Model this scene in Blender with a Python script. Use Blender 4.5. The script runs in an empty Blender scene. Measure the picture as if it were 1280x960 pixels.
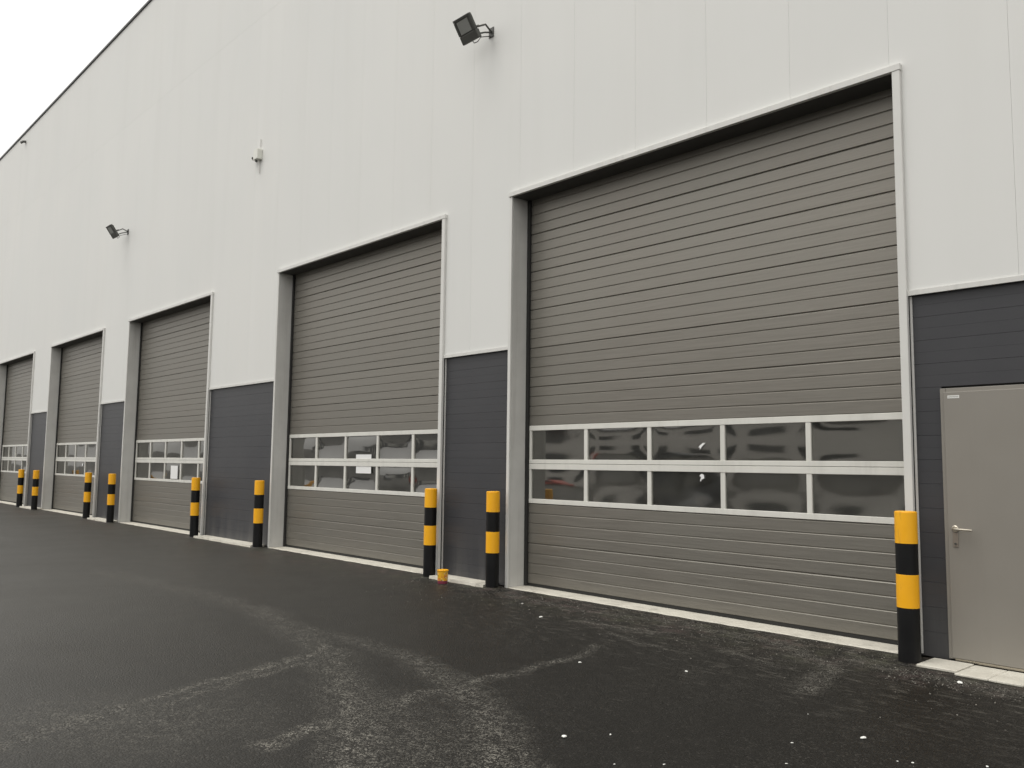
import bpy, bmesh, math, random
from mathutils import Matrix, Vector
random.seed(7)
scene = bpy.context.scene
COL = scene.collection

# ------------------------------------------------------------------ camera
cam_data = bpy.data.cameras.new('camera')
cam = bpy.data.objects.new('camera', cam_data); COL.objects.link(cam)
CAM_POS = Vector((0.0, -7.333, 1.526))
fwd = Vector((-0.73308699, 0.67357459, 0.09423765))
rgt = Vector((0.67737874, 0.73553501, 0.01209543))
upv = Vector((0.06116792, -0.07270158, 0.99547625))
m = Matrix((rgt, upv, -fwd)).transposed().to_4x4(); m.translation = CAM_POS
cam.matrix_world = m
cam_data.sensor_width = 36.0; cam_data.lens = 30.12
cam_data.clip_start = 0.05; cam_data.clip_end = 2000
scene.camera = cam

# ------------------------------------------------------------------ sky and sun (overcast)
SUN_EL, SUN_AZ = math.radians(66), math.radians(200)      # azimuth measured from +y, clockwise
world = bpy.data.worlds.new('World'); scene.world = world; world.use_nodes = True
nt = world.node_tree; nt.nodes.clear()
out = nt.nodes.new('ShaderNodeOutputWorld'); bg = nt.nodes.new('ShaderNodeBackground')
sky = nt.nodes.new('ShaderNodeTexSky'); sky.sky_type = 'NISHITA'; sky.sun_disc = False
sky.sun_elevation = SUN_EL; sky.sun_rotation = SUN_AZ
sky.air_density = 1.0; sky.dust_density = 6.0; sky.ozone_density = 1.0
hs = nt.nodes.new('ShaderNodeHueSaturation'); hs.inputs['Saturation'].default_value = 0.03
mx = nt.nodes.new('ShaderNodeMix'); mx.data_type = 'RGBA'
mx.inputs['Factor'].default_value = 0.80                     # cloud deck evens the sky out
tc = nt.nodes.new('ShaderNodeTexCoord'); sp = nt.nodes.new('ShaderNodeSeparateXYZ'); nt.links.new(tc.outputs['Generated'], sp.inputs[0])
mr = nt.nodes.new('ShaderNodeMapRange'); nt.links.new(sp.outputs['Z'], mr.inputs['Value'])      # overcast sky: zenith brighter than the horizon
mr.inputs['From Min'].default_value = 0.0; mr.inputs['From Max'].default_value = 1.0
mr.inputs['To Min'].default_value = 6.0; mr.inputs['To Max'].default_value = 15.0
vmul = nt.nodes.new('ShaderNodeVectorMath'); vmul.operation = 'SCALE'; vmul.inputs[0].default_value = (1.0, .985, .95)
nt.links.new(mr.outputs[0], vmul.inputs['Scale']); nt.links.new(vmul.outputs[0], mx.inputs['B'])
nt.links.new(sky.outputs[0], hs.inputs['Color']); nt.links.new(hs.outputs[0], mx.inputs['A'])
nt.links.new(mx.outputs['Result'], bg.inputs['Color']); bg.inputs['Strength'].default_value = 0.13
nt.links.new(bg.outputs[0], out.inputs['Surface'])

sun_d = bpy.data.lights.new('sun', 'SUN'); sun_d.energy = 0.8; sun_d.angle = math.radians(35)
sun_d.color = (1.0, 0.96, 0.9)
sun = bpy.data.objects.new('sun', sun_d); COL.objects.link(sun)
to_sun = Vector((math.sin(SUN_AZ) * math.cos(SUN_EL), math.cos(SUN_AZ) * math.cos(SUN_EL), math.sin(SUN_EL)))
sun.rotation_euler = to_sun.to_track_quat('Z', 'Y').to_euler()
sun.location = (0, -30, 40)

scene.view_settings.view_transform = 'Standard'; scene.view_settings.look = 'None'
scene.view_settings.exposure = 0.13; scene.view_settings.gamma = 1.0
scene.view_settings.use_curve_mapping = False
scene.render.resolution_x = 1024; scene.render.resolution_y = 768
scene.cycles.max_bounces = 8

# ------------------------------------------------------------------ node helpers
class N:
    def __init__(s, name):
        s.mat = bpy.data.materials.new(name); s.mat.use_nodes = True
        s.t = s.mat.node_tree; s.t.nodes.clear()
        s.out = s.t.nodes.new('ShaderNodeOutputMaterial')
    def n(s, kind, **kw):
        nd = s.t.nodes.new(kind)
        for k, v in kw.items(): setattr(nd, k, v)
        return nd
    def l(s, a, b): s.t.links.new(a, b)
    def v(s, sock, val):
        if hasattr(val, 'is_linked') or hasattr(val, 'links'): s.l(val, sock)
        else: sock.default_value = val
    def math(s, op, a, b=None, c=None, clamp=False):
        nd = s.n('ShaderNodeMath', operation=op, use_clamp=clamp)
        s.v(nd.inputs[0], a)
        if b is not None: s.v(nd.inputs[1], b)
        if c is not None: s.v(nd.inputs[2], c)
        return nd.outputs[0]
    def vm(s, op, a, b=None, scale=None):
        nd = s.n('ShaderNodeVectorMath', operation=op)
        s.v(nd.inputs[0], a)
        if b is not None: s.v(nd.inputs[1], b)
        if scale is not None: s.v(nd.inputs['Scale'], scale)
        return nd
    def pos(s): return s.n('ShaderNodeNewGeometry').outputs['Position']
    def objco(s): return s.n('ShaderNodeTexCoord').outputs['Object']
    def mapped(s, co, scale):
        nd = s.n('ShaderNodeMapping'); s.l(co, nd.inputs[0]); nd.inputs['Scale'].default_value = scale
        return nd.outputs[0]
    def noise(s, co, scale, detail=4, rough=.55, dist=0):
        nd = s.n('ShaderNodeTexNoise'); s.l(co, nd.inputs['Vector'])
        nd.inputs['Scale'].default_value = scale; nd.inputs['Detail'].default_value = detail
        nd.inputs['Roughness'].default_value = rough; nd.inputs['Distortion'].default_value = dist
        return nd.outputs['Fac']
    def ramp(s, fac, a, b, c0=0.0, c1=1.0):
        nd = s.n('ShaderNodeMapRange'); s.v(nd.inputs['Value'], fac)
        nd.inputs['From Min'].default_value = a; nd.inputs['From Max'].default_value = b
        nd.inputs['To Min'].default_value = c0; nd.inputs['To Max'].default_value = c1
        return nd.outputs[0]
    def mix(s, fac, a, b):
        nd = s.n('ShaderNodeMix', data_type='RGBA'); s.v(nd.inputs['Factor'], fac)
        for k, x in (('A', a), ('B', b)):
            if isinstance(x, tuple): nd.inputs[k].default_value = (*x, 1)
            else: s.l(x, nd.inputs[k])
        return nd.outputs['Result']
    def bump(s, h, strength, dist=.01):
        nd = s.n('ShaderNodeBump'); s.l(h, nd.inputs['Height'])
        nd.inputs['Strength'].default_value = strength; nd.inputs['Distance'].default_value = dist
        return nd.outputs[0]
    def bsdf(s, color, rough=.5, metal=0.0, spec=.5, normal=None, coat=0.0):
        b = s.n('ShaderNodeBsdfPrincipled')
        if isinstance(color, tuple): b.inputs['Base Color'].default_value = (*color, 1)
        else: s.l(color, b.inputs['Base Color'])
        s.v(b.inputs['Roughness'], rough); s.v(b.inputs['Metallic'], metal)
        b.inputs['Specular IOR Level'].default_value = spec
        b.inputs['Coat Weight'].default_value = coat; b.inputs['Coat Roughness'].default_value = .15
        if normal is not None: s.l(normal, b.inputs['Normal'])
        s.l(b.outputs[0], s.out.inputs['Surface'])
        return s.mat

def mul(c, k): return tuple(x * k for x in c)

def painted(name, c, rough=.45, var=.06, scale=1.2, metal=0.0, bump=0.0, spec=.5, dirt=0.0, rnd=0.0):
    s = N(name); co = s.pos()
    f = s.noise(co, scale, 5)
    col = s.mix(s.ramp(f, .3, .7), mul(c, 1 - var), mul(c, 1 + var))
    if rnd:
        r = s.n('ShaderNodeObjectInfo').outputs['Random']
        hv = s.n('ShaderNodeHueSaturation'); s.l(col, hv.inputs['Color'])
        s.l(s.ramp(r, 0, 1, 1 - rnd, 1 + rnd), hv.inputs['Value']); col = hv.outputs[0]
    if dirt:      # rain streaks and splashed grime
        st = s.noise(s.mapped(co, (7, 7, .35)), 1.0, 6, .65)
        col = s.mix(s.ramp(st, .52, .8, 0, dirt), col, (.16, .145, .12))
    nrm = s.bump(s.noise(co, 60, 3), bump, .004) if bump else None
    return s.bsdf(col, s.ramp(s.noise(co, 3, 4), .3, .7, rough - .06, rough + .08), metal, spec, nrm)

MAT = {}
# white sandwich panel: coated sheet with faint oil-canning and rain marks
s = N('white_cladding'); co = s.pos()
a = s.noise(s.mapped(co, (1.5, 1.5, .12)), 1.0, 5, .6); b_ = s.noise(co, .35, 3)
c1 = s.mix(s.ramp(b_, .3, .7), (.712, .715, .694), (.735, .733, .708))
c1 = s.mix(s.ramp(a, .5, .85, 0, .14), c1, (.56, .55, .51))
r_ = s.n('ShaderNodeObjectInfo').outputs['Random']
hv = s.n('ShaderNodeHueSaturation'); s.l(c1, hv.inputs['Color']); s.l(s.ramp(r_, 0, 1, .992, 1.006), hv.inputs['Value'])
nb = s.bump(s.noise(s.mapped(co, (1, 1, .5)), 1.6, 2), .15, .02)
MAT['white'] = s.bsdf(hv.outputs[0], .6, 0, .2, nb)
MAT['trim'] = painted('white_trim', (.665, .66, .63), .4, .04, 2, dirt=.25)
MAT['reveal'] = painted('grey_reveal', (.58, .575, .55), .42, .06, 3, metal=.0, dirt=.3)
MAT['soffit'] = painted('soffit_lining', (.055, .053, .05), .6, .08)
# door leaf: stucco/wood-grain embossed grey-brown steel
s = N('door_steel'); co = s.pos()
g = s.noise(s.mapped(co, (2.2, 2.2, 60)), 1.0, 5, .6); g2 = s.noise(co, .7, 4)
c1 = s.mix(s.ramp(g, .35, .65), (.222, .207, .181), (.258, .241, .212))
c1 = s.mix(s.ramp(g2, .35, .7, 0, .5), c1, (.240, .232, .205))
gd = s.noise(s.mapped(co, (1, 1, .4)), 3.0, 6, .65)
c1 = s.mix(s.ramp(gd, .55, .8, 0, .22), c1, (.21, .195, .17))
r_ = s.n('ShaderNodeObjectInfo').outputs['Random']
hv = s.n('ShaderNodeHueSaturation'); s.l(c1, hv.inputs['Color']); s.l(s.ramp(r_, 0, 1, .955, 1.03), hv.inputs['Value'])
MAT['door'] = s.bsdf(hv.outputs[0], s.ramp(g, .3, .7, .38, .50), .6, .5, s.bump(g, .22, .004))
MAT['frame'] = painted('window_profile', (.70, .69, .64), .35, .04, 4, dirt=.2)
MAT['rubber'] = painted('black_rubber', (.016, .016, .015), .65, .15, 8)
MAT['backing'] = painted('dark_backing', (.05, .05, .05), .7, .1)
# anthracite planks
s = N('anthracite_cladding'); co = s.pos()
c1 = s.mix(s.ramp(s.noise(co, 1.0, 4), .3, .7), (.040, .041, .046), (.050, .050, .054))
st = s.noise(s.mapped(co, (5, 5, .5)), 1.0, 6, .6)
sep = s.n('ShaderNodeSeparateXYZ'); s.l(co, sep.inputs[0])
spl = s.math('MULTIPLY', s.ramp(sep.outputs['Z'], .75, .05), s.ramp(st, .4, .75))      # mud splash above the ground
c1 = s.mix(s.math('MULTIPLY', spl, .55), c1, (.15, .145, .135))
wv = s.n('ShaderNodeTexWave', bands_direction='Z'); s.l(co, wv.inputs[0]); wv.inputs['Scale'].default_value = 12.5 * 1.0
r_ = s.n('ShaderNodeObjectInfo').outputs['Random']
hv = s.n('ShaderNodeHueSaturation'); s.l(c1, hv.inputs['Color']); s.l(s.ramp(r_, 0, 1, .97, 1.03), hv.inputs['Value'])
MAT['anthracite'] = s.bsdf(hv.outputs[0], .45, 0, .45, s.bump(s.noise(s.mapped(co, (2, 2, 45)), 1.0, 3), .06, .003))
MAT['man_door'] = painted('steel_door_paint', (.245, .228, .2), .38, .03, 1.5, dirt=.12)
MAT['steel'] = painted('brushed_steel', (.62, .57, .48), .28, .05, 10, metal=.9)
MAT['plate'] = painted('handle_plate', (.30, .26, .22), .35, .05, 10, metal=.5)
# concrete
s = N('pale_concrete'); co = s.pos()
f = s.noise(co, 5, 8, .65); f2 = s.noise(co, 60, 4)
c1 = s.mix(s.ramp(f, .3, .7), (.50, .475, .41), (.64, .615, .54))
c1 = s.mix(s.ramp(f2, .55, .75, 0, .5), c1, (.30, .28, .24))
sep = s.n('ShaderNodeSeparateXYZ'); s.l(co, sep.inputs[0])
gr = s.noise(co, 2.3, 6, .7)
c1 = s.mix(s.ramp(gr, .54, .78, 0, .75), c1, (.14, .13, .11))
MAT['concrete'] = s.bsdf(c1, .8, 0, .3, s.bump(f2, .5, .006))
MAT['yellow'] = painted('yellow_film', (.95, .46, .008), .38, .04, 5, spec=.5, dirt=.05)
s = N('yellow_film_worn'); co = s.objco()
c1 = s.mix(s.ramp(s.noise(co, 5, 4), .3, .7), (.93, .44, .008), (.97, .475, .01))
st = s.noise(s.mapped(co, (14, 14, 3.5)), 1.0, 7, .7)
c1 = s.mix(s.ramp(st, .60, .74, 0, .55), c1, (.50, .24, .03))
MAT['yellow'] = s.bsdf(c1, s.ramp(st, .4, .7, .34, .55), 0, .5)
MAT['black'] = painted('black_paint', (.0045, .0045, .005), .45, .2, 6, spec=.3)
MAT['lamp_body'] = painted('lamp_housing', (.075, .075, .068), .5, .1, 8)
MAT['lamp_glass'] = painted('lamp_glass', (.30, .305, .29), .22, .05, 8)
MAT['plastic'] = painted('white_plastic', (.72, .72, .66), .4, .05, 9)
MAT['cap'] = painted('dark_capping', (.07, .07, .07), .5, .1)
MAT['paper'] = painted('white_paper', (.85, .85, .84), .6, .02)
MAT['litter'] = painted('pale_litter', (.78, .78, .74), .6, .06, 20)
MAT['office'] = painted('render_wall', (.72, .70, .66), .7, .06)
MAT['interior'] = painted('interior_wall', (.20, .20, .195), .8, .06)
MAT['dark_glass'] = painted('dark_window', (.03, .034, .04), .12, .1)
MAT['red_paint'] = painted('red_paint', (.42, .035, .02), .3, .05)
MAT['grey_paint'] = painted('grey_paint', (.10, .105, .115), .3, .05)
# acrylic panes
s = N('clear_pane')
fr = s.n('ShaderNodeFresnel'); fr.inputs['IOR'].default_value = 2.65
tr = s.n('ShaderNodeBsdfTransparent'); tr.inputs[0].default_value = (.62, .63, .60, 1)
gl = s.n('ShaderNodeBsdfGlossy'); gl.inputs['Roughness'].default_value = .05; gl.inputs['Color'].default_value = (.93, .92, .89, 1)
co = s.pos(); nb = s.bump(s.noise(s.mapped(co, (1, 1, 1.6)), 1.6, 2), .10, .010)
s.l(nb, gl.inputs['Normal'])
ms = s.n('ShaderNodeMixShader'); s.l(fr.outputs[0], ms.inputs[0]); s.l(tr.outputs[0], ms.inputs[1]); s.l(gl.outputs[0], ms.inputs[2])
df = s.n('ShaderNodeBsdfDiffuse'); df.inputs['Color'].default_value = (.50, .49, .43, 1)
ms2 = s.n('ShaderNodeMixShader'); s.l(s.ramp(s.noise(co, 2.2, 5, .6), .3, .75, .02, .085), ms2.inputs[0])
s.l(ms.outputs[0], ms2.inputs[1]); s.l(df.outputs[0], ms2.inputs[2])
s.l(ms2.outputs[0], s.out.inputs['Surface']); MAT['pane'] = s.mat
s = N('sticker'); co = s.pos(); sep = s.n('ShaderNodeSeparateXYZ'); s.l(co, sep.inputs[0])
wv = s.noise(s.mapped(co, (260, 1, 90)), 1.0, 2)
inz = s.math('MULTIPLY', s.ramp(sep.outputs['Z'], 2.1155, 2.1165), s.ramp(sep.outputs['Z'], 2.1285, 2.1275))
inx = s.math('MULTIPLY', s.ramp(sep.outputs['X'], -2.721, -2.719), s.ramp(sep.outputs['X'], -2.639, -2.641))
MAT['sticker'] = s.bsdf(s.mix(s.math('MULTIPLY', s.math('MULTIPLY', inz, inx), s.ramp(wv, .4, .6, .25, .8)), (.75, .75, .72), (.22, .21, .19)), .5)
# pail label
s = N('pail_label'); co = s.objco()
f = s.noise(co, 26, 2, .5, .6); f2 = s.noise(co, 40, 2)
c1 = s.mix(s.ramp(f, .50, .54), (.80, .42, .02), (.72, .20, .05))
c1 = s.mix(s.ramp(f2, .60, .64), c1, (.12, .22, .03))
c1 = s.mix(s.ramp(s.noise(co, 33, 1), .64, .67), c1, (.82, .62, .4))
sep = s.n('ShaderNodeSeparateXYZ'); s.l(co, sep.inputs[0])
c1 = s.mix(s.ramp(sep.outputs['Z'], .045, .036), c1, (.20, .03, .06))
MAT['label'] = s.bsdf(c1, .35)

# asphalt with pale dusty tyre tracks
def seg_mask(s, p2, a, b, w):
    ax, ay = a; bx, by = b
    d = Vector((bx - ax, by - ay, 0)); L2 = d.length_squared
    pa = s.vm('SUBTRACT', p2, (ax, ay, 0)).outputs['Vector']
    t = s.vm('DOT_PRODUCT', pa, tuple(d / L2)).outputs['Value']
    t = s.math('MULTIPLY', t, 1.0, clamp=True)
    pr = s.vm('SCALE', tuple(d), scale=t).outputs['Vector']
    dist = s.vm('DISTANCE', pa, pr).outputs['Value']
    return s.ramp(dist, w * 1.35, w * .2)
PATHS = [   # points, half width at start and end, strength at start and end
 ([(-12.5,-3.35),(-9.88,-3.13),(-8.56,-3.08),(-6.46,-3.54),(-5.37,-3.98),(-4.49,-4.42),(-3.82,-4.84)], .20, .20, .2, .9),
 ([(-7.26,-3.24),(-6.52,-3.19),(-5.55,-3.22),(-4.66,-3.46),(-3.93,-3.88),(-3.37,-4.32)], .10, .24, .35, .9),
 ([(-5.29,-6.13),(-5.55,-5.66),(-5.77,-5.11),(-6.01,-4.45),(-6.18,-3.84),(-6.4,-3.5)], .10, .07, .6, .9),
 ([(-5.5,-5.2),(-5.85,-4.5),(-6.05,-3.75)], .06, .05, .5, .8),
 ([(-4.42,-5.05),(-4.58,-4.52),(-4.70,-3.84),(-4.75,-3.0),(-4.85,-2.1),(-5.0,-1.7)], .10, .05, 1, .6),
 ([(-4.75,-4.1),(-4.1,-4.35),(-3.55,-4.7)], .30, .35, .4, .5),
 ([(-5.6,-5.7),(-5.2,-5.3)], .6, .6, .4, .4),
 ([(-7.6,-.35),(-6.2,-.5),(-5.2,-.25),(-4.0,-.4),(-3.3,-.9),(-3.1,-1.7)], .10, .12, .5, .8),
 ([(-3.3,-.5),(-2.2,-.65)], .16, .14, .7, .6), ([(-5.9,-1.0),(-5.0,-.85)], .13, .1, .7, .6),
 ([(-5.3,-1.2),(-4.6,-1.35)], .06, .05, .6, .6), ([(-4.2,-1.0),(-3.6,-1.2)], .06, .05, .6, .6)]
TRACKS = []
for pts, w0, w1, s0, s1 in PATHS:
    n = len(pts) - 1
    for k in range(n):
        f = (k + .5) / n
        TRACKS.append((pts[k], pts[k+1], w0 + (w1-w0)*f, s0 + (s1-s0)*f))
s = N('asphalt'); co = s.pos()
warp = s.n('ShaderNodeTexNoise'); s.l(co, warp.inputs['Vector']); warp.inputs['Scale'].default_value = 2.6; warp.inputs['Detail'].default_value = 4
wv_ = s.vm('SUBTRACT', warp.outputs['Color'], (.5, .5, .5)).outputs['Vector']
wv_ = s.vm('SCALE', wv_, scale=.32).outputs['Vector']
p2 = s.vm('MULTIPLY', s.vm('ADD', co, wv_).outputs['Vector'], (1, 1, 0)).outputs['Vector']
mask = None
for a, b, w, st_ in TRACKS:
    k = s.math('MULTIPLY', seg_mask(s, p2, a, b, w), st_)
    mask = k if mask is None else s.math('MAXIMUM', mask, k)
vor = s.n('ShaderNodeTexVoronoi'); s.l(co, vor.inputs['Vector']); vor.inputs['Scale'].default_value = 88
vcol = s.n('ShaderNodeSeparateColor'); s.l(vor.outputs['Color'], vcol.inputs[0])
grain = s.noise(co, 130, 4, .7); broad = s.noise(co, .55, 5, .6); mid = s.noise(co, 6, 6, .7)
brk = s.noise(co, 9, 6, .75)
mask = s.math('MULTIPLY', mask, s.ramp(brk, .36, .62))
speck = s.math('MULTIPLY', s.ramp(vcol.outputs[0], .50, .72), s.ramp(grain, .44, .58))
spk = s.math('MULTIPLY', speck, mask)
base = s.mix(s.ramp(broad, .3, .72), (.0048, .0041, .0030), (.0088, .0077, .0060))
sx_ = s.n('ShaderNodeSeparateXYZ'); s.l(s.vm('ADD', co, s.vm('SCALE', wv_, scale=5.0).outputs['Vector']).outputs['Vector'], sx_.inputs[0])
sky_sheen = s.math('MULTIPLY', s.ramp(s.math('ADD', sx_.outputs['X'], s.math('MULTIPLY', sx_.outputs['Y'], .9)), -7.0, -14.5), .9)  # grazing sky reflection painted into the colour, lighter towards the far left
base = s.mix(sky_sheen, base, (.044, .0415, .0355))
base = s.mix(s.ramp(mid, .52, .8, 0, .5), base, (.026, .024, .021))
base = s.mix(s.math('MULTIPLY', s.ramp(vcol.outputs[1], .86, .97), s.ramp(broad, .35, .6, .10, .5)), base, (.07, .065, .056))
base = s.mix(s.math('MULTIPLY', mask, .30), base, (.045, .042, .036))
base = s.mix(spk, base, (.38, .36, .31))
# rust brown and mossy tint along the building
sep = s.n('ShaderNodeSeparateXYZ'); s.l(co, sep.inputs[0])
near = s.ramp(sep.outputs['Y'], -1.25, -.2)
tint = s.mix(s.ramp(s.noise(co, 1.7, 4), .42, .58), (.062, .064, .040), (.085, .058, .055))
base = s.mix(s.math('MULTIPLY', near, s.ramp(s.noise(co, 5.5, 6, .7), .46, .66, 0, .8)), base, tint)
band = s.math('MULTIPLY', s.ramp(sep.outputs['Y'], -2.6, -.6), s.ramp(sep.outputs['X'], -8.5, -6.5))
str_ = s.noise(s.mapped(co, (5, 16, 1)), 1.0, 6, .72, .4)
pale = s.math('MULTIPLY', s.math('MULTIPLY', band, s.ramp(str_, .53, .66)), s.ramp(grain, .42, .58, .1, 1))
base = s.mix(pale, base, (.15, .14, .12))
hgt = s.math('ADD', s.math('MULTIPLY', vor.outputs['Distance'], -1.0), s.math('MULTIPLY', grain, .6))
rg = s.ramp(s.math('ADD', s.math('MULTIPLY', broad, .5), s.math('MULTIPLY', mask, .4)), .15, .6, .42, .72)
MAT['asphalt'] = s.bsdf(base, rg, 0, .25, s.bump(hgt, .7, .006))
s = N('grit'); co = s.objco(); r_ = s.noise(s.pos(), 40, 2)
MAT['grit'] = s.bsdf(s.mix(s.ramp(r_, .35, .65), (.05, .047, .04), (.24, .225, .195)), .85)

# ------------------------------------------------------------------ mesh helpers
def box(bm, x0, x1, y0, y1, z0, z1, bev=0.0, M=None):
    vs = [bm.verts.new(c) for c in ((x0,y0,z0),(x1,y0,z0),(x1,y1,z0),(x0,y1,z0),(x0,y0,z1),(x1,y0,z1),(x1,y1,z1),(x0,y1,z1))]
    fs = [bm.faces.new([vs[i] for i in q]) for q in ((0,3,2,1),(4,5,6,7),(0,1,5,4),(1,2,6,5),(2,3,7,6),(3,0,4,7))]
    if bev:
        es = list({e for f in fs for e in f.edges})
        r = bmesh.ops.bevel(bm, geom=es, offset=bev, segments=1, affect='EDGES', profile=.5)
        vs = list({v for f in r['faces'] for v in f.verts} | {v for v in vs if v.is_valid})
    if M is not None: bmesh.ops.transform(bm, matrix=M, verts=[v for v in vs if v.is_valid])
    return vs

def lathe(bm, prof, n=24, c=(0, 0), cap=True, M=None):
    rings = []
    for r, z in prof:
        rings.append([bm.verts.new((c[0] + r * math.cos(2*math.pi*i/n), c[1] + r * math.sin(2*math.pi*i/n), z)) for i in range(n)])
    for a, b in zip(rings, rings[1:]):
        for i in range(n): bm.faces.new((a[i], a[(i+1) % n], b[(i+1) % n], b[i]))
    if cap:
        bm.faces.new(rings[0][::-1]); bm.faces.new(rings[-1])
    if M is not None: bmesh.ops.transform(bm, matrix=M, verts=[v for r in rings for v in r])

def tube(bm, pts, r, n=8):
    pts = [Vector(p) for p in pts]; rings = []
    for i, p in enumerate(pts):
        d = (pts[min(i+1, len(pts)-1)] - pts[max(i-1, 0)]).normalized()
        q = d.to_track_quat('Z', 'Y')
        rings.append([bm.verts.new(p + q @ Vector((r*math.cos(2*math.pi*k/n), r*math.sin(2*math.pi*k/n), 0))) for k in range(n)])
    for a, b in zip(rings, rings[1:]):
        for k in range(n): bm.faces.new((a[k], a[(k+1) % n], b[(k+1) % n], b[k]))
    bm.faces.new(rings[0][::-1]); bm.faces.new(rings[-1])

def prism_xz(bm, poly, y0, y1, bev=0.0):
    """polygon in x,z (counter-clockwise seen from -y) extruded from y0 (front) to y1"""
    fr = [bm.verts.new((x, y0, z)) for x, z in poly]; bk = [bm.verts.new((x, y1, z)) for x, z in poly]
    ff = bm.faces.new(fr); bm.faces.new(bk[::-1]); n = len(poly)
    for i in range(n): bm.faces.new((fr[(i+1) % n], fr[i], bk[i], bk[(i+1) % n]))
    if bev: bmesh.ops.bevel(bm, geom=list(ff.edges), offset=bev, segments=1, affect='EDGES')

def prism_yz(bm, prof, x0, x1):
    """profile in y,z extruded along x"""
    a = [bm.verts.new((x0, y, z)) for y, z in prof]; b = [bm.verts.new((x1, y, z)) for y, z in prof]
    bm.faces.new(a); bm.faces.new(b[::-1]); n = len(prof)
    for i in range(n): bm.faces.new((a[(i+1) % n], a[i], b[i], b[(i+1) % n]))

def mesh_of(bm, name, mat, smooth=False):
    bmesh.ops.recalc_face_normals(bm, faces=bm.faces)
    me = bpy.data.meshes.new(name); bm.to_mesh(me); bm.free()
    if mat: me.materials.append(MAT[mat])
    if smooth:
        for p in me.polygons: p.use_smooth = True
    return me

def obj(name, src, mat=None, parent=None, loc=None, smooth=False, label=None):
    me = mesh_of(src, name, mat, smooth) if isinstance(src, bmesh.types.BMesh) else src
    o = bpy.data.objects.new(name, me); COL.objects.link(o)
    if parent: o.parent = parent
    if loc: o.location = loc
    if label: o['label'] = label
    return o

def one_box(name, mat, parent, *a, bev=0.0):
    bm = bmesh.new(); box(bm, *a, bev=bev); return obj(name, bm, mat, parent)

def empty(name, loc=(0, 0, 0), parent=None):
    o = bpy.data.objects.new(name, None); COL.objects.link(o); o.location = loc; o.empty_display_size = .2
    if parent: o.parent = parent
    return o

def tag(o, label, cat, group=None):
    o['label'] = label; o['category'] = cat
    if group: o['group'] = group
    return o

def smooth_by_angle(me, deg=35):
    for p in me.polygons: p.use_smooth = True
    me.set_sharp_from_angle(angle=math.radians(deg))

# ------------------------------------------------------------------ ground
bm = bmesh.new()
R = 400
vs = [bm.verts.new(c) for c in ((-R, -R, 0), (R, -R, 0), (R, R, 0), (-R, R, 0))]; bm.faces.new(vs)
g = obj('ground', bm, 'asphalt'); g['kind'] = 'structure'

# ------------------------------------------------------------------ the hall
H, ZB, ZR, D = 5.0, 3.014, 13.39, 0.30
DOORS = [(-8.013, -3.088), (-14.347, -9.475), (-22.22, -17.32), (-29.14, -24.22), (-36.09, -31.19)]
X0, X1 = -48.0, 10.0
PY = 0.02            # face of white panels
DY = 0.05            # face of dark planks
hall = empty('warehouse')
tag(hall, 'long white panelled warehouse with tall grey sectional doors and anthracite lower walls', 'warehouse')

piers = []
edges = [X1] + [e for L, Rr in DOORS for e in (Rr, L)] + [X0]
for i in range(0, len(edges), 2): piers.append((edges[i+1], edges[i]))     # (x0,x1)

# upper wall: backing with one panel per metre, two tiers
bk = bmesh.new()
box(bk, X0 + .05, X1 - .05, PY + .06, PY + .16, H + .04, ZR - .05)
for a, b in piers: box(bk, a + .06, b - .06, PY + .06, PY + .16, ZB + .02, H + .039)
upper = obj('upper_wall', bk, 'white', hall)
PW, JX, TIER = .955, -2.17, 10.42
x = JX + PW * math.ceil((X1 - JX) / PW)
while x > X0:
    xa, xb = max(x - PW, X0), min(x, X1)
    x -= PW
    g_ = .0006
    a, b = xa + g_, xb - g_
    if b - a < .05: continue
    bm = bmesh.new(); box(bm, a, b, PY, PY + .058, TIER + g_, ZR - .02, bev=.0007); obj('wall_panel', bm, 'white', upper)
    # bottom outline with door notches
    cuts = []
    for L, Rr in DOORS:
        lo, hi = max(a, L - .03), min(b, Rr + .03)
        if hi > lo: cuts.append((lo, hi))
    cuts.sort()
    poly = []; cur = a; z = None
    for lo, hi in cuts:
        if lo > a + 1e-6: poly += [(cur, ZB), (lo, ZB)]
        poly += [(lo, H + .02), (hi, H + .02)]; cur = hi
    if cur < b - 1e-6: poly += [(cur, ZB), (b, ZB)]
    poly += [(b, TIER - g_), (a, TIER - g_)]
    clean = []
    for p in poly:
        if not clean or (abs(p[0]-clean[-1][0]) + abs(p[1]-clean[-1][1])) > 1e-5: clean.append(p)
    bm = bmesh.new(); prism_xz(bm, clean, PY, PY + .058, .0007); obj('wall_panel', bm, 'white', upper)

# lower wall: anthracite planks 0.2 m high
plank_profile = lambda z0, z1: [(DY, z0 + .0015), (DY, z0 + .099), (DY + .001, z0 + .1), (DY, z0 + .101), (DY, z1 - .0014), (DY + .0016, z1 - .0005), (DY + .04, z1 - .0005), (DY + .04, z0 + .0005), (DY + .001, z0 + .0005)]
MX0, MX1, MZ = -2.79, -1.72, 2.195        # steel door opening
bk = bmesh.new()
for i, (a, b) in enumerate(piers):
    if i == 0:
        box(bk, a + .05, MX0 - .002, DY + .042, DY + .12, .0, ZB - .01); box(bk, MX0 - .001, MX1 + .001, DY + .042, DY + .12, MZ + .002, ZB - .01)
        box(bk, MX1 + .002, b - .05, DY + .042, DY + .12, 0, ZB - .01)
    else: box(bk, a + .05, b - .05, DY + .042, DY + .12, 0, ZB - .01)
lower = obj('lower_wall', bk, 'backing', hall)
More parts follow.
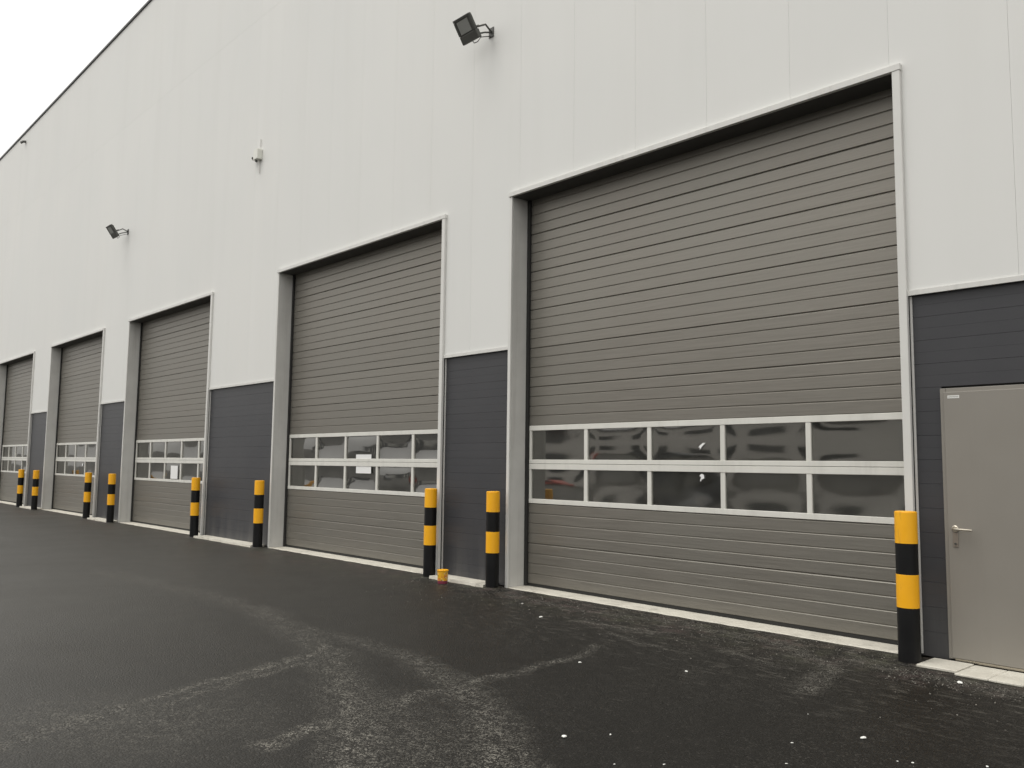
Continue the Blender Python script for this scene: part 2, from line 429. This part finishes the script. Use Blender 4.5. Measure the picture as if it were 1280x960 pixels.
for i, (a, b) in enumerate(piers):
    z1 = ZB
    while z1 > .02:
        z0 = max(z1 - .2, .012)
        spans = [(a + .02, b - .02)]
        if i == 0:
            spans = [(a + .02, MX0), (MX1, b - .02)] if z0 < MZ - .03 else [(a + .02, b - .02)]
        for sa, sb in spans:
            pr = plank_profile(z0, z1) if z1 - z0 > .15 else [(DY, z0), (DY, z1 - .0025), (DY + .003, z1 - .0008), (DY + .04, z1 - .0008), (DY + .04, z0)]
            bm = bmesh.new(); prism_yz(bm, pr, sa, sb); obj('plank', bm, 'anthracite', lower)
        z1 -= .2
    # flashing under the white panels
for i, (a, b) in enumerate(piers):
    bm = bmesh.new(); prism_yz(bm, [(PY - .014, ZB - .012), (PY - .014, ZB + .03), (PY - .002, ZB + .034), (PY - .002, ZB - .002), (DY + .03, ZB - .002), (DY + .03, ZB - .006), (PY - .008, ZB - .012)], a + .065 if i < 5 else a, b - .05 if i else b)
    obj('drip_flashing', bm, 'trim', hall)

# roof, capping and the unseen walls of the hall
one_box('roof', 'cap', hall, X0, X1, PY + .165, 30, ZR - .35, ZR - .12)
one_box('roof_capping', 'cap', hall, X0 - .05, X1 + .05, PY - .035, PY + .30, ZR - .018, ZR + .05, bev=.006)
one_box('side_wall', 'interior', hall, X0, X0 + .15, PY + .2, 30, 0, ZR - .36)
one_box('side_wall', 'interior', hall, X1 - .15, X1, PY + .2, 30, 0, ZR - .36)
one_box('back_wall', 'interior', hall, X0 + .16, X1 - .16, 18, 18.2, 0, ZR - .36)

# ------------------------------------------------------------------ sectional doors
SEAM = [0.045, 0.546, 1.046, 1.547, 2.033, 2.53, 3.033, 3.537, 4.04, 4.54, 5.06]
def section_mesh(z0, z1, w):
    """ribbed 40 mm steel section: V grooves every quarter, open seam at the top"""
    h = z1 - z0; pr = [(0, .007)]
    q = h / 4
    for k in range(1, 4):
        z = k * q
        pr += [(0, z - .011), (.0075, z - .0025), (.0075, z - .0015), (0, z + .006)]
    pr += [(0, h - .015), (.010, h - .003), (.013, h - .0015), (.04, h - .002), (.04, .0005), (.009, .0005)]
    bm = bmesh.new(); prism_yz(bm, pr, -w/2, w/2)
    return mesh_of(bm, 'door_section', 'door')
COLS = 5
def pane_mesh(w, h, amp, kx, ky, seed):
    bm = bmesh.new(); nx, nz = 14, 8; rr = random.Random(seed)
    ph = [rr.uniform(0, 6.28) for _ in range(4)]; grid = []
    for j in range(nz + 1):
        row = []
        for i in range(nx + 1):
            u, v = i/nx*2 - 1, j/nz*2 - 1
            e = (1 - abs(u)**kx) * (1 - abs(v)**ky)
            y = -amp * e + .0006 * e * math.sin(3*u + ph[0]) * math.cos(2*v + ph[1])
            row.append(bm.verts.new((u*w/2, y, v*h/2)))
        grid.append(row)
    for j in range(nz):
        for i in range(nx): bm.faces.new((grid[j][i], grid[j][i+1], grid[j+1][i+1], grid[j+1][i]))
    me = bpy.data.meshes.new('pane')
    bm.normal_update(); bm.to_mesh(me); bm.free(); me.materials.append(MAT['pane'])
    for p in me.polygons: p.use_smooth = True
    return me
DOOR_LABEL = {0: 'sectional door with white sticker scraps on its middle panes', 1: 'sectional door with two white paper notices behind its middle panes',
              2: 'sectional door with one upright white sheet in its lower pane'}
WZ = [(1.105, 1.477), (1.600, 1.968)]
sec_cache = {}
for di, (L, Rr) in enumerate(DOORS):
    w = Rr - L; xc = (L + Rr) / 2
    bm = bmesh.new()          # black side seals, track covers and floor seal
    box(bm, L + .001, L + .05, D - .03, D + .02, .012, H + .02); box(bm, Rr - .05, Rr - .001, D - .03, D + .02, .012, H + .02)
    prism_yz(bm, [(D + .004, .012), (D + .002, .046), (D + .036, .046), (D + .034, .012)], L + .05, Rr - .05)
    door = obj('sectional_door', bm, 'rubber', hall)
    if di in DOOR_LABEL: door['label'] = DOOR_LABEL[di]
    lw = w - .05
    for k in range(len(SEAM) - 1):
        if k in (2, 3): continue
        key = (k, round(lw, 3))
        if key not in sec_cache: sec_cache[key] = section_mesh(SEAM[k], SEAM[k+1], lw)
        obj('door_section', sec_cache[key], None, door, (xc, D, SEAM[k]))
    # glazed sections: aluminium profiles and five panes each
    fl, fr_ = L + .052, Rr - .052
    per = (fr_ - fl - .036) / COLS
    for k in (0, 1):
        z0, z1 = (SEAM[2], SEAM[3]) if k == 0 else (SEAM[3], SEAM[4])
        g0, g1 = WZ[k]
        bm = bmesh.new(); yf = D - .006
        box(bm, fl, fr_, yf, D + .045, z0 + .002, g0, bev=.003); box(bm, fl, fr_, yf, D + .045, g1, z1 - .002, bev=.003)
        for c in range(COLS + 1):
            mx_ = fl + .018 + per * c
            hw = .018 if c in (0, COLS) else .027
            box(bm, mx_ - hw, mx_ + hw, yf + .004, D + .04, g0 + .0005, g1 - .0005, bev=.002)
        obj('window_frame', bm, 'frame', door)
        for c in range(COLS):
            pa, pb = fl + .018 + per*c + (.018 if c == 0 else .027), fl + .018 + per*(c+1) - (.018 if c == COLS-1 else .027)
            rr = random.Random(di*100 + k*10 + c)
            amp = rr.choice((-1, 1)) * rr.uniform(.0015, .0045) * (3.2 if di in (1, 2) else 1.3)
            obj('pane', pane_mesh(pb - pa + .004, g1 - g0 + .004, amp, rr.choice((2, 4, 6)), rr.choice((2, 2, 4)), di*77+k*7+c), None, door,
                ((pa + pb)/2, D + .018, (g0 + g1)/2))
    # lining of the opening
    sur = empty('door_surround', (xc, 0, 0), hall); sur.location = (0, 0, 0)
    TF = -.02
    bm = bmesh.new(); box(bm, L - .05, L, PY - .028, PY - .0005, .0, H - .001, bev=.003); obj('side_trim', bm, 'trim', sur)
    bm = bmesh.new(); box(bm, L - .03, L + .0005, PY + .0005, D + .02, .0, H - .002); obj('jamb_lining', bm, 'reveal', sur)
    bm = bmesh.new(); box(bm, Rr, Rr + .068, TF, PY - .0005, .0, H - .001, bev=.003); obj('side_trim', bm, 'trim', sur)
    bm = bmesh.new(); box(bm, Rr - .0005, Rr + .03, PY + .0005, D + .02, .0, H - .002); obj('jamb_lining', bm, 'reveal', sur)
    bm = bmesh.new(); box(bm, L - .055, Rr + .073, TF - .004, PY - .0005, H, H + .06, bev=.003); obj('head_trim', bm, 'trim', sur)
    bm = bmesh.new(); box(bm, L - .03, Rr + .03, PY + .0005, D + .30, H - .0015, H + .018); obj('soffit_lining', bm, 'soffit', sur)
    # small galvanised corner plate seen beside the right-hand trim on the dark wall
    bm = bmesh.new(); box(bm, Rr + .0685, Rr + .088, DY - .016, DY - .0005, .03, ZB - .015, bev=.002); obj('corner_bead', bm, 'reveal', sur)

# notices and sticker scraps on the panes
doors = [o for o in hall.children if o.name.startswith('sectional_door')]
def sheet(door, name, x0, x1, z0, z1, y, curl=.004, mat='paper', label=None):
    bm = bmesh.new(); n = 6; f = []; 
    for j in range(n + 1):
        for i in range(n + 1):
            u, v = i/n, j/n
            f.append(bm.verts.new((x0 + (x1-x0)*u, y + curl*math.sin(3*u)*math.cos(2.2*v), z0 + (z1-z0)*v)))
    for j in range(n):
        for i in range(n):
            a = j*(n+1) + i; bm.faces.new((f[a], f[a+1], f[a+n+2], f[a+n+1]))
    return obj(name, bm, mat, door, label=label)
sheet(doors[1], 'paper_notice', -12.05, -11.60, 1.601, 1.668, D + .001, .001)
sheet(doors[1], 'paper_notice', -12.04, -11.60, 1.365, 1.476, D + .001, .001)
sheet(doors[2], 'paper_notice', -19.86, -19.45, 1.122, 1.42, D + .001, .001)
sheet(doors[3], 'paper_notice', -26.46, -26.36, 1.36, 1.42, D + .001, .001)
def scrap(door, cx, cz, y, r, seed, sx=1, sz=1, rot=0):
    rr = random.Random(seed); n = 11; bm = bmesh.new(); a = []; b = []
    for i in range(n):
        t = 2*math.pi*i/n; q = r * rr.uniform(.35, 1.15)
        px, pz = q*sx*math.cos(t), q*sz*math.sin(t)
        px, pz = px*math.cos(rot) - pz*math.sin(rot), px*math.sin(rot) + pz*math.cos(rot)
        a.append(bm.verts.new((cx + px, y, cz + pz))); b.append(bm.verts.new((cx + px, y + .001, cz + pz)))
    bm.faces.new(a); bm.faces.new(b[::-1])
    for i in range(n): bm.faces.new((a[(i+1) % n], a[i], b[i], b[(i+1) % n]))
    obj('sticker_scrap', bm, 'paper', door)
scrap(doors[0], -5.335, 1.752, D + .002, .055, 3, 1.25, .38, .75)
scrap(doors[0], -5.33, 1.428, D + .002, .036, 5, .9, .8)
scrap(doors[0], -5.345, 1.395, D + .002, .018, 8, .6, 1.2)

# ------------------------------------------------------------------ steel door
sd = empty('steel_door', parent=hall)
bm = bmesh.new()
fw_ = .045
box(bm, MX0, MX0 + fw_, DY - .035, DY + .08, .03, MZ, bev=.003); box(bm, MX1 - fw_, MX1, DY - .035, DY + .08, .03, MZ, bev=.003)
box(bm, MX0 + fw_ + .0005, MX1 - fw_ - .0005, DY - .035, DY + .08, MZ - fw_, MZ, bev=.003)
obj('frame', bm, 'man_door', sd)
bm = bmesh.new(); box(bm, MX0 + fw_ - .012, MX1 - fw_ + .012, DY - .052, DY - .0355, .042, MZ - fw_ + .012, bev=.003); leaf = obj('leaf', bm, 'man_door', sd)
one_box('threshold_bar', 'steel', sd, MX0 + fw_ + .001, MX1 - fw_ - .001, DY - .03, DY + .06, .018, .036)
hx, hz, hy = -2.70, 1.06, DY - .052
bm = bmesh.new()
lathe(bm, [(.024, 0), (.026, .004), (.026, .009), (.022, .012)], 20, M=Matrix.Translation((hx, hy, hz)) @ Matrix.Rotation(math.radians(90), 4, 'X'))
tube(bm, [(hx, hy - .01, hz), (hx, hy - .045, hz), (hx + .012, hy - .058, hz), (hx + .03, hy - .06, hz), (hx + .08, hy - .06, hz - .001), (hx + .128, hy - .058, hz - .003), (hx + .138, hy - .052, hz - .004)], .0095, 10)
me = mesh_of(bm, 'lever_handle', 'steel'); smooth_by_angle(me); obj('lever_handle', me, None, leaf)
bm = bmesh.new(); box(bm, hx - .02, hx + .02, hy - .007, hy + .0005, hz - .145, hz - .030, bev=.003)
pl = obj('lock_plate', bm, 'plate', leaf)
bm = bmesh.new(); lathe(bm, [(.0085, 0), (.0085, .011)], 14, M=Matrix.Translation((hx, hy - .006, hz - .118)) @ Matrix.Rotation(math.radians(90), 4, 'X')); obj('lock_cylinder', bm, 'lamp_body', leaf)
bm = bmesh.new(); box(bm, -2.725, -2.635, hy - .0012, hy + .0002, 2.110, 2.134); obj('maker_sticker', bm, 'sticker', leaf)

# ------------------------------------------------------------------ concrete strips, pads and pavers
def rough_slab(name, x0, x1, y0, y1, z1, seed, n, parent=None):
    rr = random.Random(seed); bm = bmesh.new()
    top = []
    for i in range(n + 1):
        x = x0 + (x1 - x0) * i / n; j = rr.uniform(-.012, .012)
        f0 = bm.verts.new((x, y0 + j - .004, .0005)); f1 = bm.verts.new((x, y0 + j + .004, z1 + rr.uniform(-.003, .001)))
        b1 = bm.verts.new((x, y1, z1)); b0 = bm.verts.new((x, y1, .0005)); top.append((f0, f1, b1, b0))
    for a, b in zip(top, top[1:]):
        for k in range(4): bm.faces.new((a[k], a[(k+1) % 4], b[(k+1) % 4], b[k]))
    bm.faces.new(top[0]); bm.faces.new(top[-1][::-1])
    o = obj(name, bm, 'concrete', parent)
    if parent is None: o['kind'] = 'structure'
    return o
for i, (L, Rr) in enumerate(DOORS): rough_slab('threshold', L + .005, Rr - .005, 0.0, D + .06, .010, i, 40)
BOLL = [(-2.98, -.272), (-8.14, -.150), (-9.43, -.150), (-14.52, -.140), (-17.22, -.185), (-22.27, -.195), (-24.09, -.21), (-29.02, -.24), (-30.92, -.21)]
PADS = [(-9.33, -8.235), (-17.12, -14.62), (-23.98, -22.37), (-30.82, -29.12)]
for i, (a, b) in enumerate(PADS): rough_slab('kerb', a, b, -.225, DY - .004, .038, 50 + i, 16)
pav = empty('pavement'); pav['kind'] = 'structure'
px_ = -2.895
rr = random.Random(4)
for i in range(7):
    wd = .235
    if i == 0:
        bm = bmesh.new(); box(bm, px_, px_ + .30, -.36, DY - .06, .0005, .022, bev=.004); obj('paver', bm, 'concrete', pav); px_ += .305; continue
    for (ya, yb, off) in ((-.43, -.20, 0), (-.196, DY - .06, .0)):
        z = .018 + rr.uniform(-.003, .004)
        bm = bmesh.new(); box(bm, px_ + off, px_ + wd - .004 + off, ya, yb, .0005, z, bev=.004); obj('paver', bm, 'concrete', pav)
    px_ += wd

# ------------------------------------------------------------------ bollards
HB, RB = 1.19, .084
bands = [('black', .0, .435, RB), ('yellow', .435, .695, RB + .0012), ('black', .695, .94, RB), ('yellow', .94, HB - .004, RB + .0012)]
BL = ['striped yellow and black bollard beside the plain grey steel door', 'striped bollard between the paint pail and the door with sticker scraps on its panes',
      'striped bollard standing just behind the orange paint pail', 'striped bollard at the jamb of the door with two white notices',
      'striped bollard in front of the right edge of the door with one upright sheet', 'striped bollard at the left jamb of the door with one upright sheet',
      'striped bollard by the right edge of the fourth door from the steel door', 'striped bollard by the left jamb of the fourth door from the steel door',
      'striped bollard by the right edge of the fifth door from the steel door']
def make_bollard(loc, rot):
    root = empty('bollard', loc); root.rotation_euler = rot
    return root
ring_me = {}
for nm, z0, z1, r in bands:
    bm = bmesh.new()
    lathe(bm, [(r - .001, z0), (r, z0 + .001), (r, (z0 + z1)/2), (r, z1 - .001), (r - .001, z1)], 40)
    me = mesh_of(bm, 'post_band', nm); smooth_by_angle(me); ring_me[(nm, z0)] = me
bm = bmesh.new(); lathe(bm, [(RB - .001, HB - .004), (RB, HB - .002), (RB - .003, HB + .003), (RB - .02, HB + .006)], 40)
cap_me = mesh_of(bm, 'top_cap', 'yellow'); smooth_by_angle(cap_me)
bm = bmesh.new(); lathe(bm, [(RB + .035, 0), (RB + .03, .006), (RB + .002, .014), (RB - .005, .014)], 28, cap=False)
col_me = mesh_of(bm, 'base_collar', 'asphalt', True)
for i, (bx_, by_) in enumerate(BOLL):
    rr = random.Random(i)
    t = make_bollard((bx_, by_, 0), (rr.uniform(-.006, .006), rr.uniform(-.006, .006), rr.uniform(0, 6)))
    tag(t, BL[i], 'bollard', 'striped bollards along the warehouse doors')
    for (nm, z0), me in ring_me.items(): obj('yellow_band' if nm == 'yellow' else 'black_band', me, None, t)
    obj('top_cap', cap_me, None, t); obj('base_collar', col_me, None, t)

# ------------------------------------------------------------------ paint pail
pt = empty('paint_pail', (-8.835, -.385, 0)); tag(pt, 'small orange and yellow printed paint pail on the ground beside a bollard', 'pail')
bm = bmesh.new(); lathe(bm, [(.058, .0), (.064, .006), (.070, .155), (.073, .157), (.073, .165), (.070, .167)], 32)
me = mesh_of(bm, 'body', 'label'); smooth_by_angle(me); obj('body', me, None, pt)
bm = bmesh.new(); lathe(bm, [(.0735, .160), (.0755, .164), (.0755, .172), (.071, .175), (.060, .173), (.03, .172)], 32)
me = mesh_of(bm, 'lid', 'yellow'); smooth_by_angle(me); obj('lid', me, None, pt)
bm = bmesh.new(); tube(bm, [(.074*math.cos(t), -.010 - .072*math.sin(t)*.35, .150 - .085*math.sin(t)) for t in [math.pi*k/12 for k in range(13)]], .0018, 6)
obj('wire_handle', bm, 'steel', pt)

# ------------------------------------------------------------------ floodlights
def floodlight(x, label):
    """head .33 x .34 tipped out from the wall: top edge far out, face down and outward"""
    t = empty('floodlight', (x, PY, 7.40)); tag(t, label, 'floodlight', 'floodlights high on the white wall')
    # local frame: X along wall, u = from bottom to top of head (out and up), n = face normal (out and down)
    bot = Vector((0, -.28, -.17)); top = Vector((0, -.47, .11))
    u = (top - bot).normalized(); n = Vector((0, u.z * -1, u.y)).normalized()    # out and down
    if n.y > 0: n = -n
    M = Matrix(((1, 0, 0), (0, 1, 0), (0, 0, 1))).to_4x4()
    xax = Vector((1, 0, 0)); M = Matrix((xax, n, u)).transposed().to_4x4(); M.translation = (bot + top) / 2
    w, h = .33, .34
    xo = .06 - w/2
    M.translation = M.translation + Vector((xo, 0, 0))
    bm = bmesh.new(); box(bm, -w/2, w/2, -.055, 0, -.10, h/2, bev=.012, M=M)
    bm2 = bm; box(bm2, -w/2 - .004, w/2 + .004, -.07, .006, -h/2, -.055, bev=.010, M=M)
    for k in range(9): box(bm2, -w/2 + .03 + k*.033, -w/2 + .036 + k*.033, -.078, -.054, -.05, h/2 - .03, M=M)     # cooling fins
    body = obj('housing', bm2, 'lamp_body', t)
    bm = bmesh.new()
    for a in ((-w/2, w/2, h/2 - .035, h/2 - .0), (-w/2, -w/2 + .045, -.05, h/2 - .036), (w/2 - .045, w/2, -.05, h/2 - .036)):
        box(bm, a[0] + .002, a[1] - .002, .0005, .010, a[2], a[3] - .003, bev=.003, M=M)
    obj('bezel', bm, 'lamp_body', t)
    bm = bmesh.new(); box(bm, -w/2 + .055, w/2 - .055, .0005, .006, -.042, h/2 - .045, M=M); obj('lens', bm, 'lamp_glass', t)
    # yoke and wall arm
    bm = bmesh.new()
    P = lambda a, b, c: tuple(M @ Vector((a, b, c)))
    tube(bm, [P(w/2 - .02, -.03, -.03), P(w/2 + .03, -.05, -.04), tuple(Vector((.055, -.16, .06))), (0.0, -.012, .03)], .013, 8)
    tube(bm, [P(w/2 - .03, -.06, -.12), tuple(Vector((.03, -.15, -.04))), (0.0, -.012, .02)], .012, 8)
    tube(bm, [P(-w/2 + .04, -.07, -.02), P(-w/2 + .05, -.14, -.02), P(w/2 - .05, -.14, -.02), P(w/2 - .03, -.06, -.02)], .010, 8)
    obj('bracket', bm, 'lamp_body', t)
    bm = bmesh.new(); box(bm, -.05, .05, -.013, -.0005, -.05, .09, bev=.004); obj('wall_plate', bm, 'lamp_body', t)
    bm = bmesh.new(); tube(bm, [P(-.02, -.06, -.165), P(0.0, -.05, -.20), P(.06, -.06, -.205), P(.12, -.09, -.17), (-.01, -.012, -.03)], .006, 6); obj('cable', bm, 'rubber', t)
    return t
floodlight(-8.50, 'dark square floodlight on the wall above the orange paint pail')
floodlight(-22.77, 'dark floodlight angled out from the wall above the door with one upright sheet')

# sensor box
t = empty('sensor_box', (-15.36, PY, 7.50)); tag(t, 'small white sensor box with short cable conduits on the white wall', 'sensor')
bm = bmesh.new(); box(bm, -.085, .085, -.11, -.001, -.10, .105, bev=.008); obj('casing', bm, 'plastic', t)
bm = bmesh.new(); box(bm, -.17, -.088, -.10, -.02, -.075, -.01, bev=.010); obj('sensor_head', bm, 'plastic', t)
bm = bmesh.new(); lathe(bm, [(.022, 0), (.020, .012)], 14, M=Matrix.Translation((-.13, -.10, -.045)) @ Matrix.Rotation(math.radians(90), 4, 'X')); obj('sensor_eye', bm, 'rubber', t)
bm = bmesh.new(); tube(bm, [(.02, -.03, .105), (.02, -.025, .2), (.02, -.018, .32)], .011, 8); obj('conduit', bm, 'trim', t)
bm = bmesh.new(); tube(bm, [(.01, -.04, -.10), (.01, -.03, -.2), (.012, -.015, -.36)], .011, 8); obj('conduit', bm, 'trim', t)
bm = bmesh.new(); box(bm, -.05, -.015, -.09, -.05, -.14, -.101, bev=.004); obj('cable_gland', bm, 'lamp_body', t)
# overflow spout close under the roof edge
t = empty('overflow_spout', (-34.275, PY, 13.02)); tag(t, 'tiny dark overflow spout just below the roof edge', 'spout')
bm = bmesh.new(); box(bm, -.09, .09, -.012, -.001, -.07, .07, bev=.003); obj('flange', bm, 'trim', t)
bm = bmesh.new(); tube(bm, [(0, -.005, 0), (0, -.10, -.02), (0, -.17, -.08)], .045, 12); obj('pipe', bm, 'lamp_body', t)

# ------------------------------------------------------------------ litter and grit on the asphalt
LIT = [(-6.276,-1.133,.030,'flat pale scrap on the asphalt before the door with sticker scraps'),(-7.01,-.696,.022,None),(-4.656,-2.301,.020,'yellowish white pebble on dark asphalt'),
       (-3.95,-1.895,.020,None),(-2.34,-2.439,.019,'bright white oval stone on the dark asphalt'),(-2.463,-.664,.026,'white scrap close to the pavers of the steel door'),
       (-3.465,-3.718,.022,None),(-3.323,-3.484,.014,None),(-2.569,-2.817,.010,None),(-2.049,-2.667,.009,None),(-1.986,-2.63,.013,None),(-1.705,-2.394,.016,None),
       (-2.414,-3.149,.010,None),(-2.794,-2.223,.008,None),(-2.99,-3.839,.009,None),(-2.823,-3.644,.011,None)]
for i, (lx, ly, r, lab) in enumerate(LIT):
    rr = random.Random(i + 30); bm = bmesh.new()
    bmesh.ops.create_icosphere(bm, subdivisions=2, radius=1)
    sx, sy, sz = rr.uniform(.8, 1.25), rr.uniform(.45, .8), rr.uniform(.22, .4)
    for v in bm.verts:
        k = rr.uniform(.78, 1.12); v.co = Vector((v.co.x*sx, v.co.y*sy, v.co.z*sz)) * r * k * (1.0 if lab else .75)
    bmesh.ops.rotate(bm, verts=bm.verts, cent=(0, 0, 0), matrix=Matrix.Rotation(rr.uniform(0, 3), 3, 'Z'))
    mz = min(v.co.z for v in bm.verts)
    o = obj('litter_scrap', bm, 'litter', None, (lx, ly, -mz + .0005))
    tag(o, lab or 'tiny white chip lying on the dark asphalt', 'litter', 'white scraps on the asphalt')
rr = random.Random(99); bm = bmesh.new()
def grit_at(x, y, r):
    q = [Vector((rr.uniform(-1, 1), rr.uniform(-1, 1), rr.uniform(-.2, .8))).normalized() * r for _ in range(4)]
    vs = [bm.verts.new((x + p.x, y + p.y, max(0.0, p.z) + .001)) for p in q] + [bm.verts.new((x, y, r * .9))]
    for a, b, c in ((0, 1, 4), (1, 2, 4), (2, 3, 4), (3, 0, 4)): bm.faces.new((vs[a], vs[b], vs[c]))
for _ in range(5200):
    x = rr.uniform(-9.5, -1.2); y = -.03 - abs(rr.gauss(0, .55))
    if x > -2.9 and y > -.46: y -= .5
    grit_at(x, y, rr.uniform(.002, .0095))
for a, b, w, st_ in TRACKS:
    L = math.dist(a, b)
    for _ in range(int(520 * L * max(.6, w / .15) * st_)):
        t_ = rr.random(); x = a[0] + (b[0]-a[0])*t_ + rr.gauss(0, w*.55); y = a[1] + (b[1]-a[1])*t_ + rr.gauss(0, w*.55)
        if y < -.02: grit_at(x, y, rr.uniform(.0018, .005))
for _ in range(6000):
    grit_at(rr.uniform(-12, -1), rr.uniform(-6.6, -.1), rr.uniform(.0015, .0038))
o = obj('gravel', bm, 'grit'); o['kind'] = 'stuff'; o['label'] = 'fine pale grit scattered over the asphalt'

# ------------------------------------------------------------------ the far side of the yard (seen in the panes)
ob = empty('office_building', (0, -40, 0)); tag(ob, 'pale rendered office building across the yard with rows of dark windows', 'building')
one_box('wall', 'office', ob, -50, 30, -12, 0, 0, 7.5)
one_box('roof', 'cap', ob, -50.3, 30.3, -12.3, .3, 7.5, 7.8)
wm = bmesh.new(); box(wm, -1.3, 1.3, -.02, .05, 0, 1.4); wme = mesh_of(wm, 'window', 'dark_glass')
sm = bmesh.new(); box(sm, -1.4, 1.4, .0, .12, -.1, -.01); sme = mesh_of(sm, 'sill', 'trim')
for zz in (1.2, 4.6):
    for k in range(17):
        wo = obj('window', wme, None, ob, (-47 + k*4.6, 0, zz)); obj('sill', sme, None, wo)
fb = empty('reflection_hall', (-95, -75, 0)); tag(fb, 'low dark grey hall with a pale door, added far across the yard for pane reflections', 'building')  # unseen hall added so the panes reflect dark and light shapes
one_box('wall', 'grey_paint', fb, -32, 24, -14, 0, 0, 4.6)
one_box('roof', 'cap', fb, -32.4, 24.4, -14.4, .4, 4.6, 4.9)
for k in range(4): one_box('door', 'trim', fb, -28 + k*13, -23 + k*13, -.02, .06, 0, 3.6)
def parked_car(x, y, rz, paint, label):
    v = empty('parked_car', (x, y, 0)); v.rotation_euler = (0, 0, rz); tag(v, label, 'car', 'cars parked across the yard')
    bm = bmesh.new(); prism_xz(bm, [(-2.1, .3), (2.1, .3), (2.15, .7), (1.2, .88), (-1.9, .92), (-2.12, .75)], -.85, .85, .06); obj('body', bm, paint, v)
    bm = bmesh.new(); prism_xz(bm, [(-1.7, .90), (1.1, .87), (.45, 1.38), (-1.2, 1.42)], -.72, .72, .05); obj('cabin', bm, paint, v)
    for sy in (-.726, .722):
        bm = bmesh.new(); prism_xz(bm, [(-1.4, .96), (.85, .94), (.38, 1.31), (-1.1, 1.34)], sy, sy + .004); obj('window', bm, 'dark_glass', v)
    for wx in (-1.3, 1.3):
        for wy in (-.86, .68):
            bm = bmesh.new(); lathe(bm, [(.29, 0), (.31, .02), (.31, .16), (.29, .18)], 24, M=Matrix.Translation((wx, wy + .18, .31)) @ Matrix.Rotation(math.radians(90), 4, 'X')); obj('wheel', bm, 'rubber', v)
parked_car(-34.5, -27, 0.1, 'red_paint', 'red car parked across the yard before the office building')
parked_car(-27, -28, 0.0, 'grey_paint', 'dark grey car parked across the yard before the office building')
parked_car(-58, -30, .05, 'grey_paint', 'dark grey car parked at the far end of the yard')
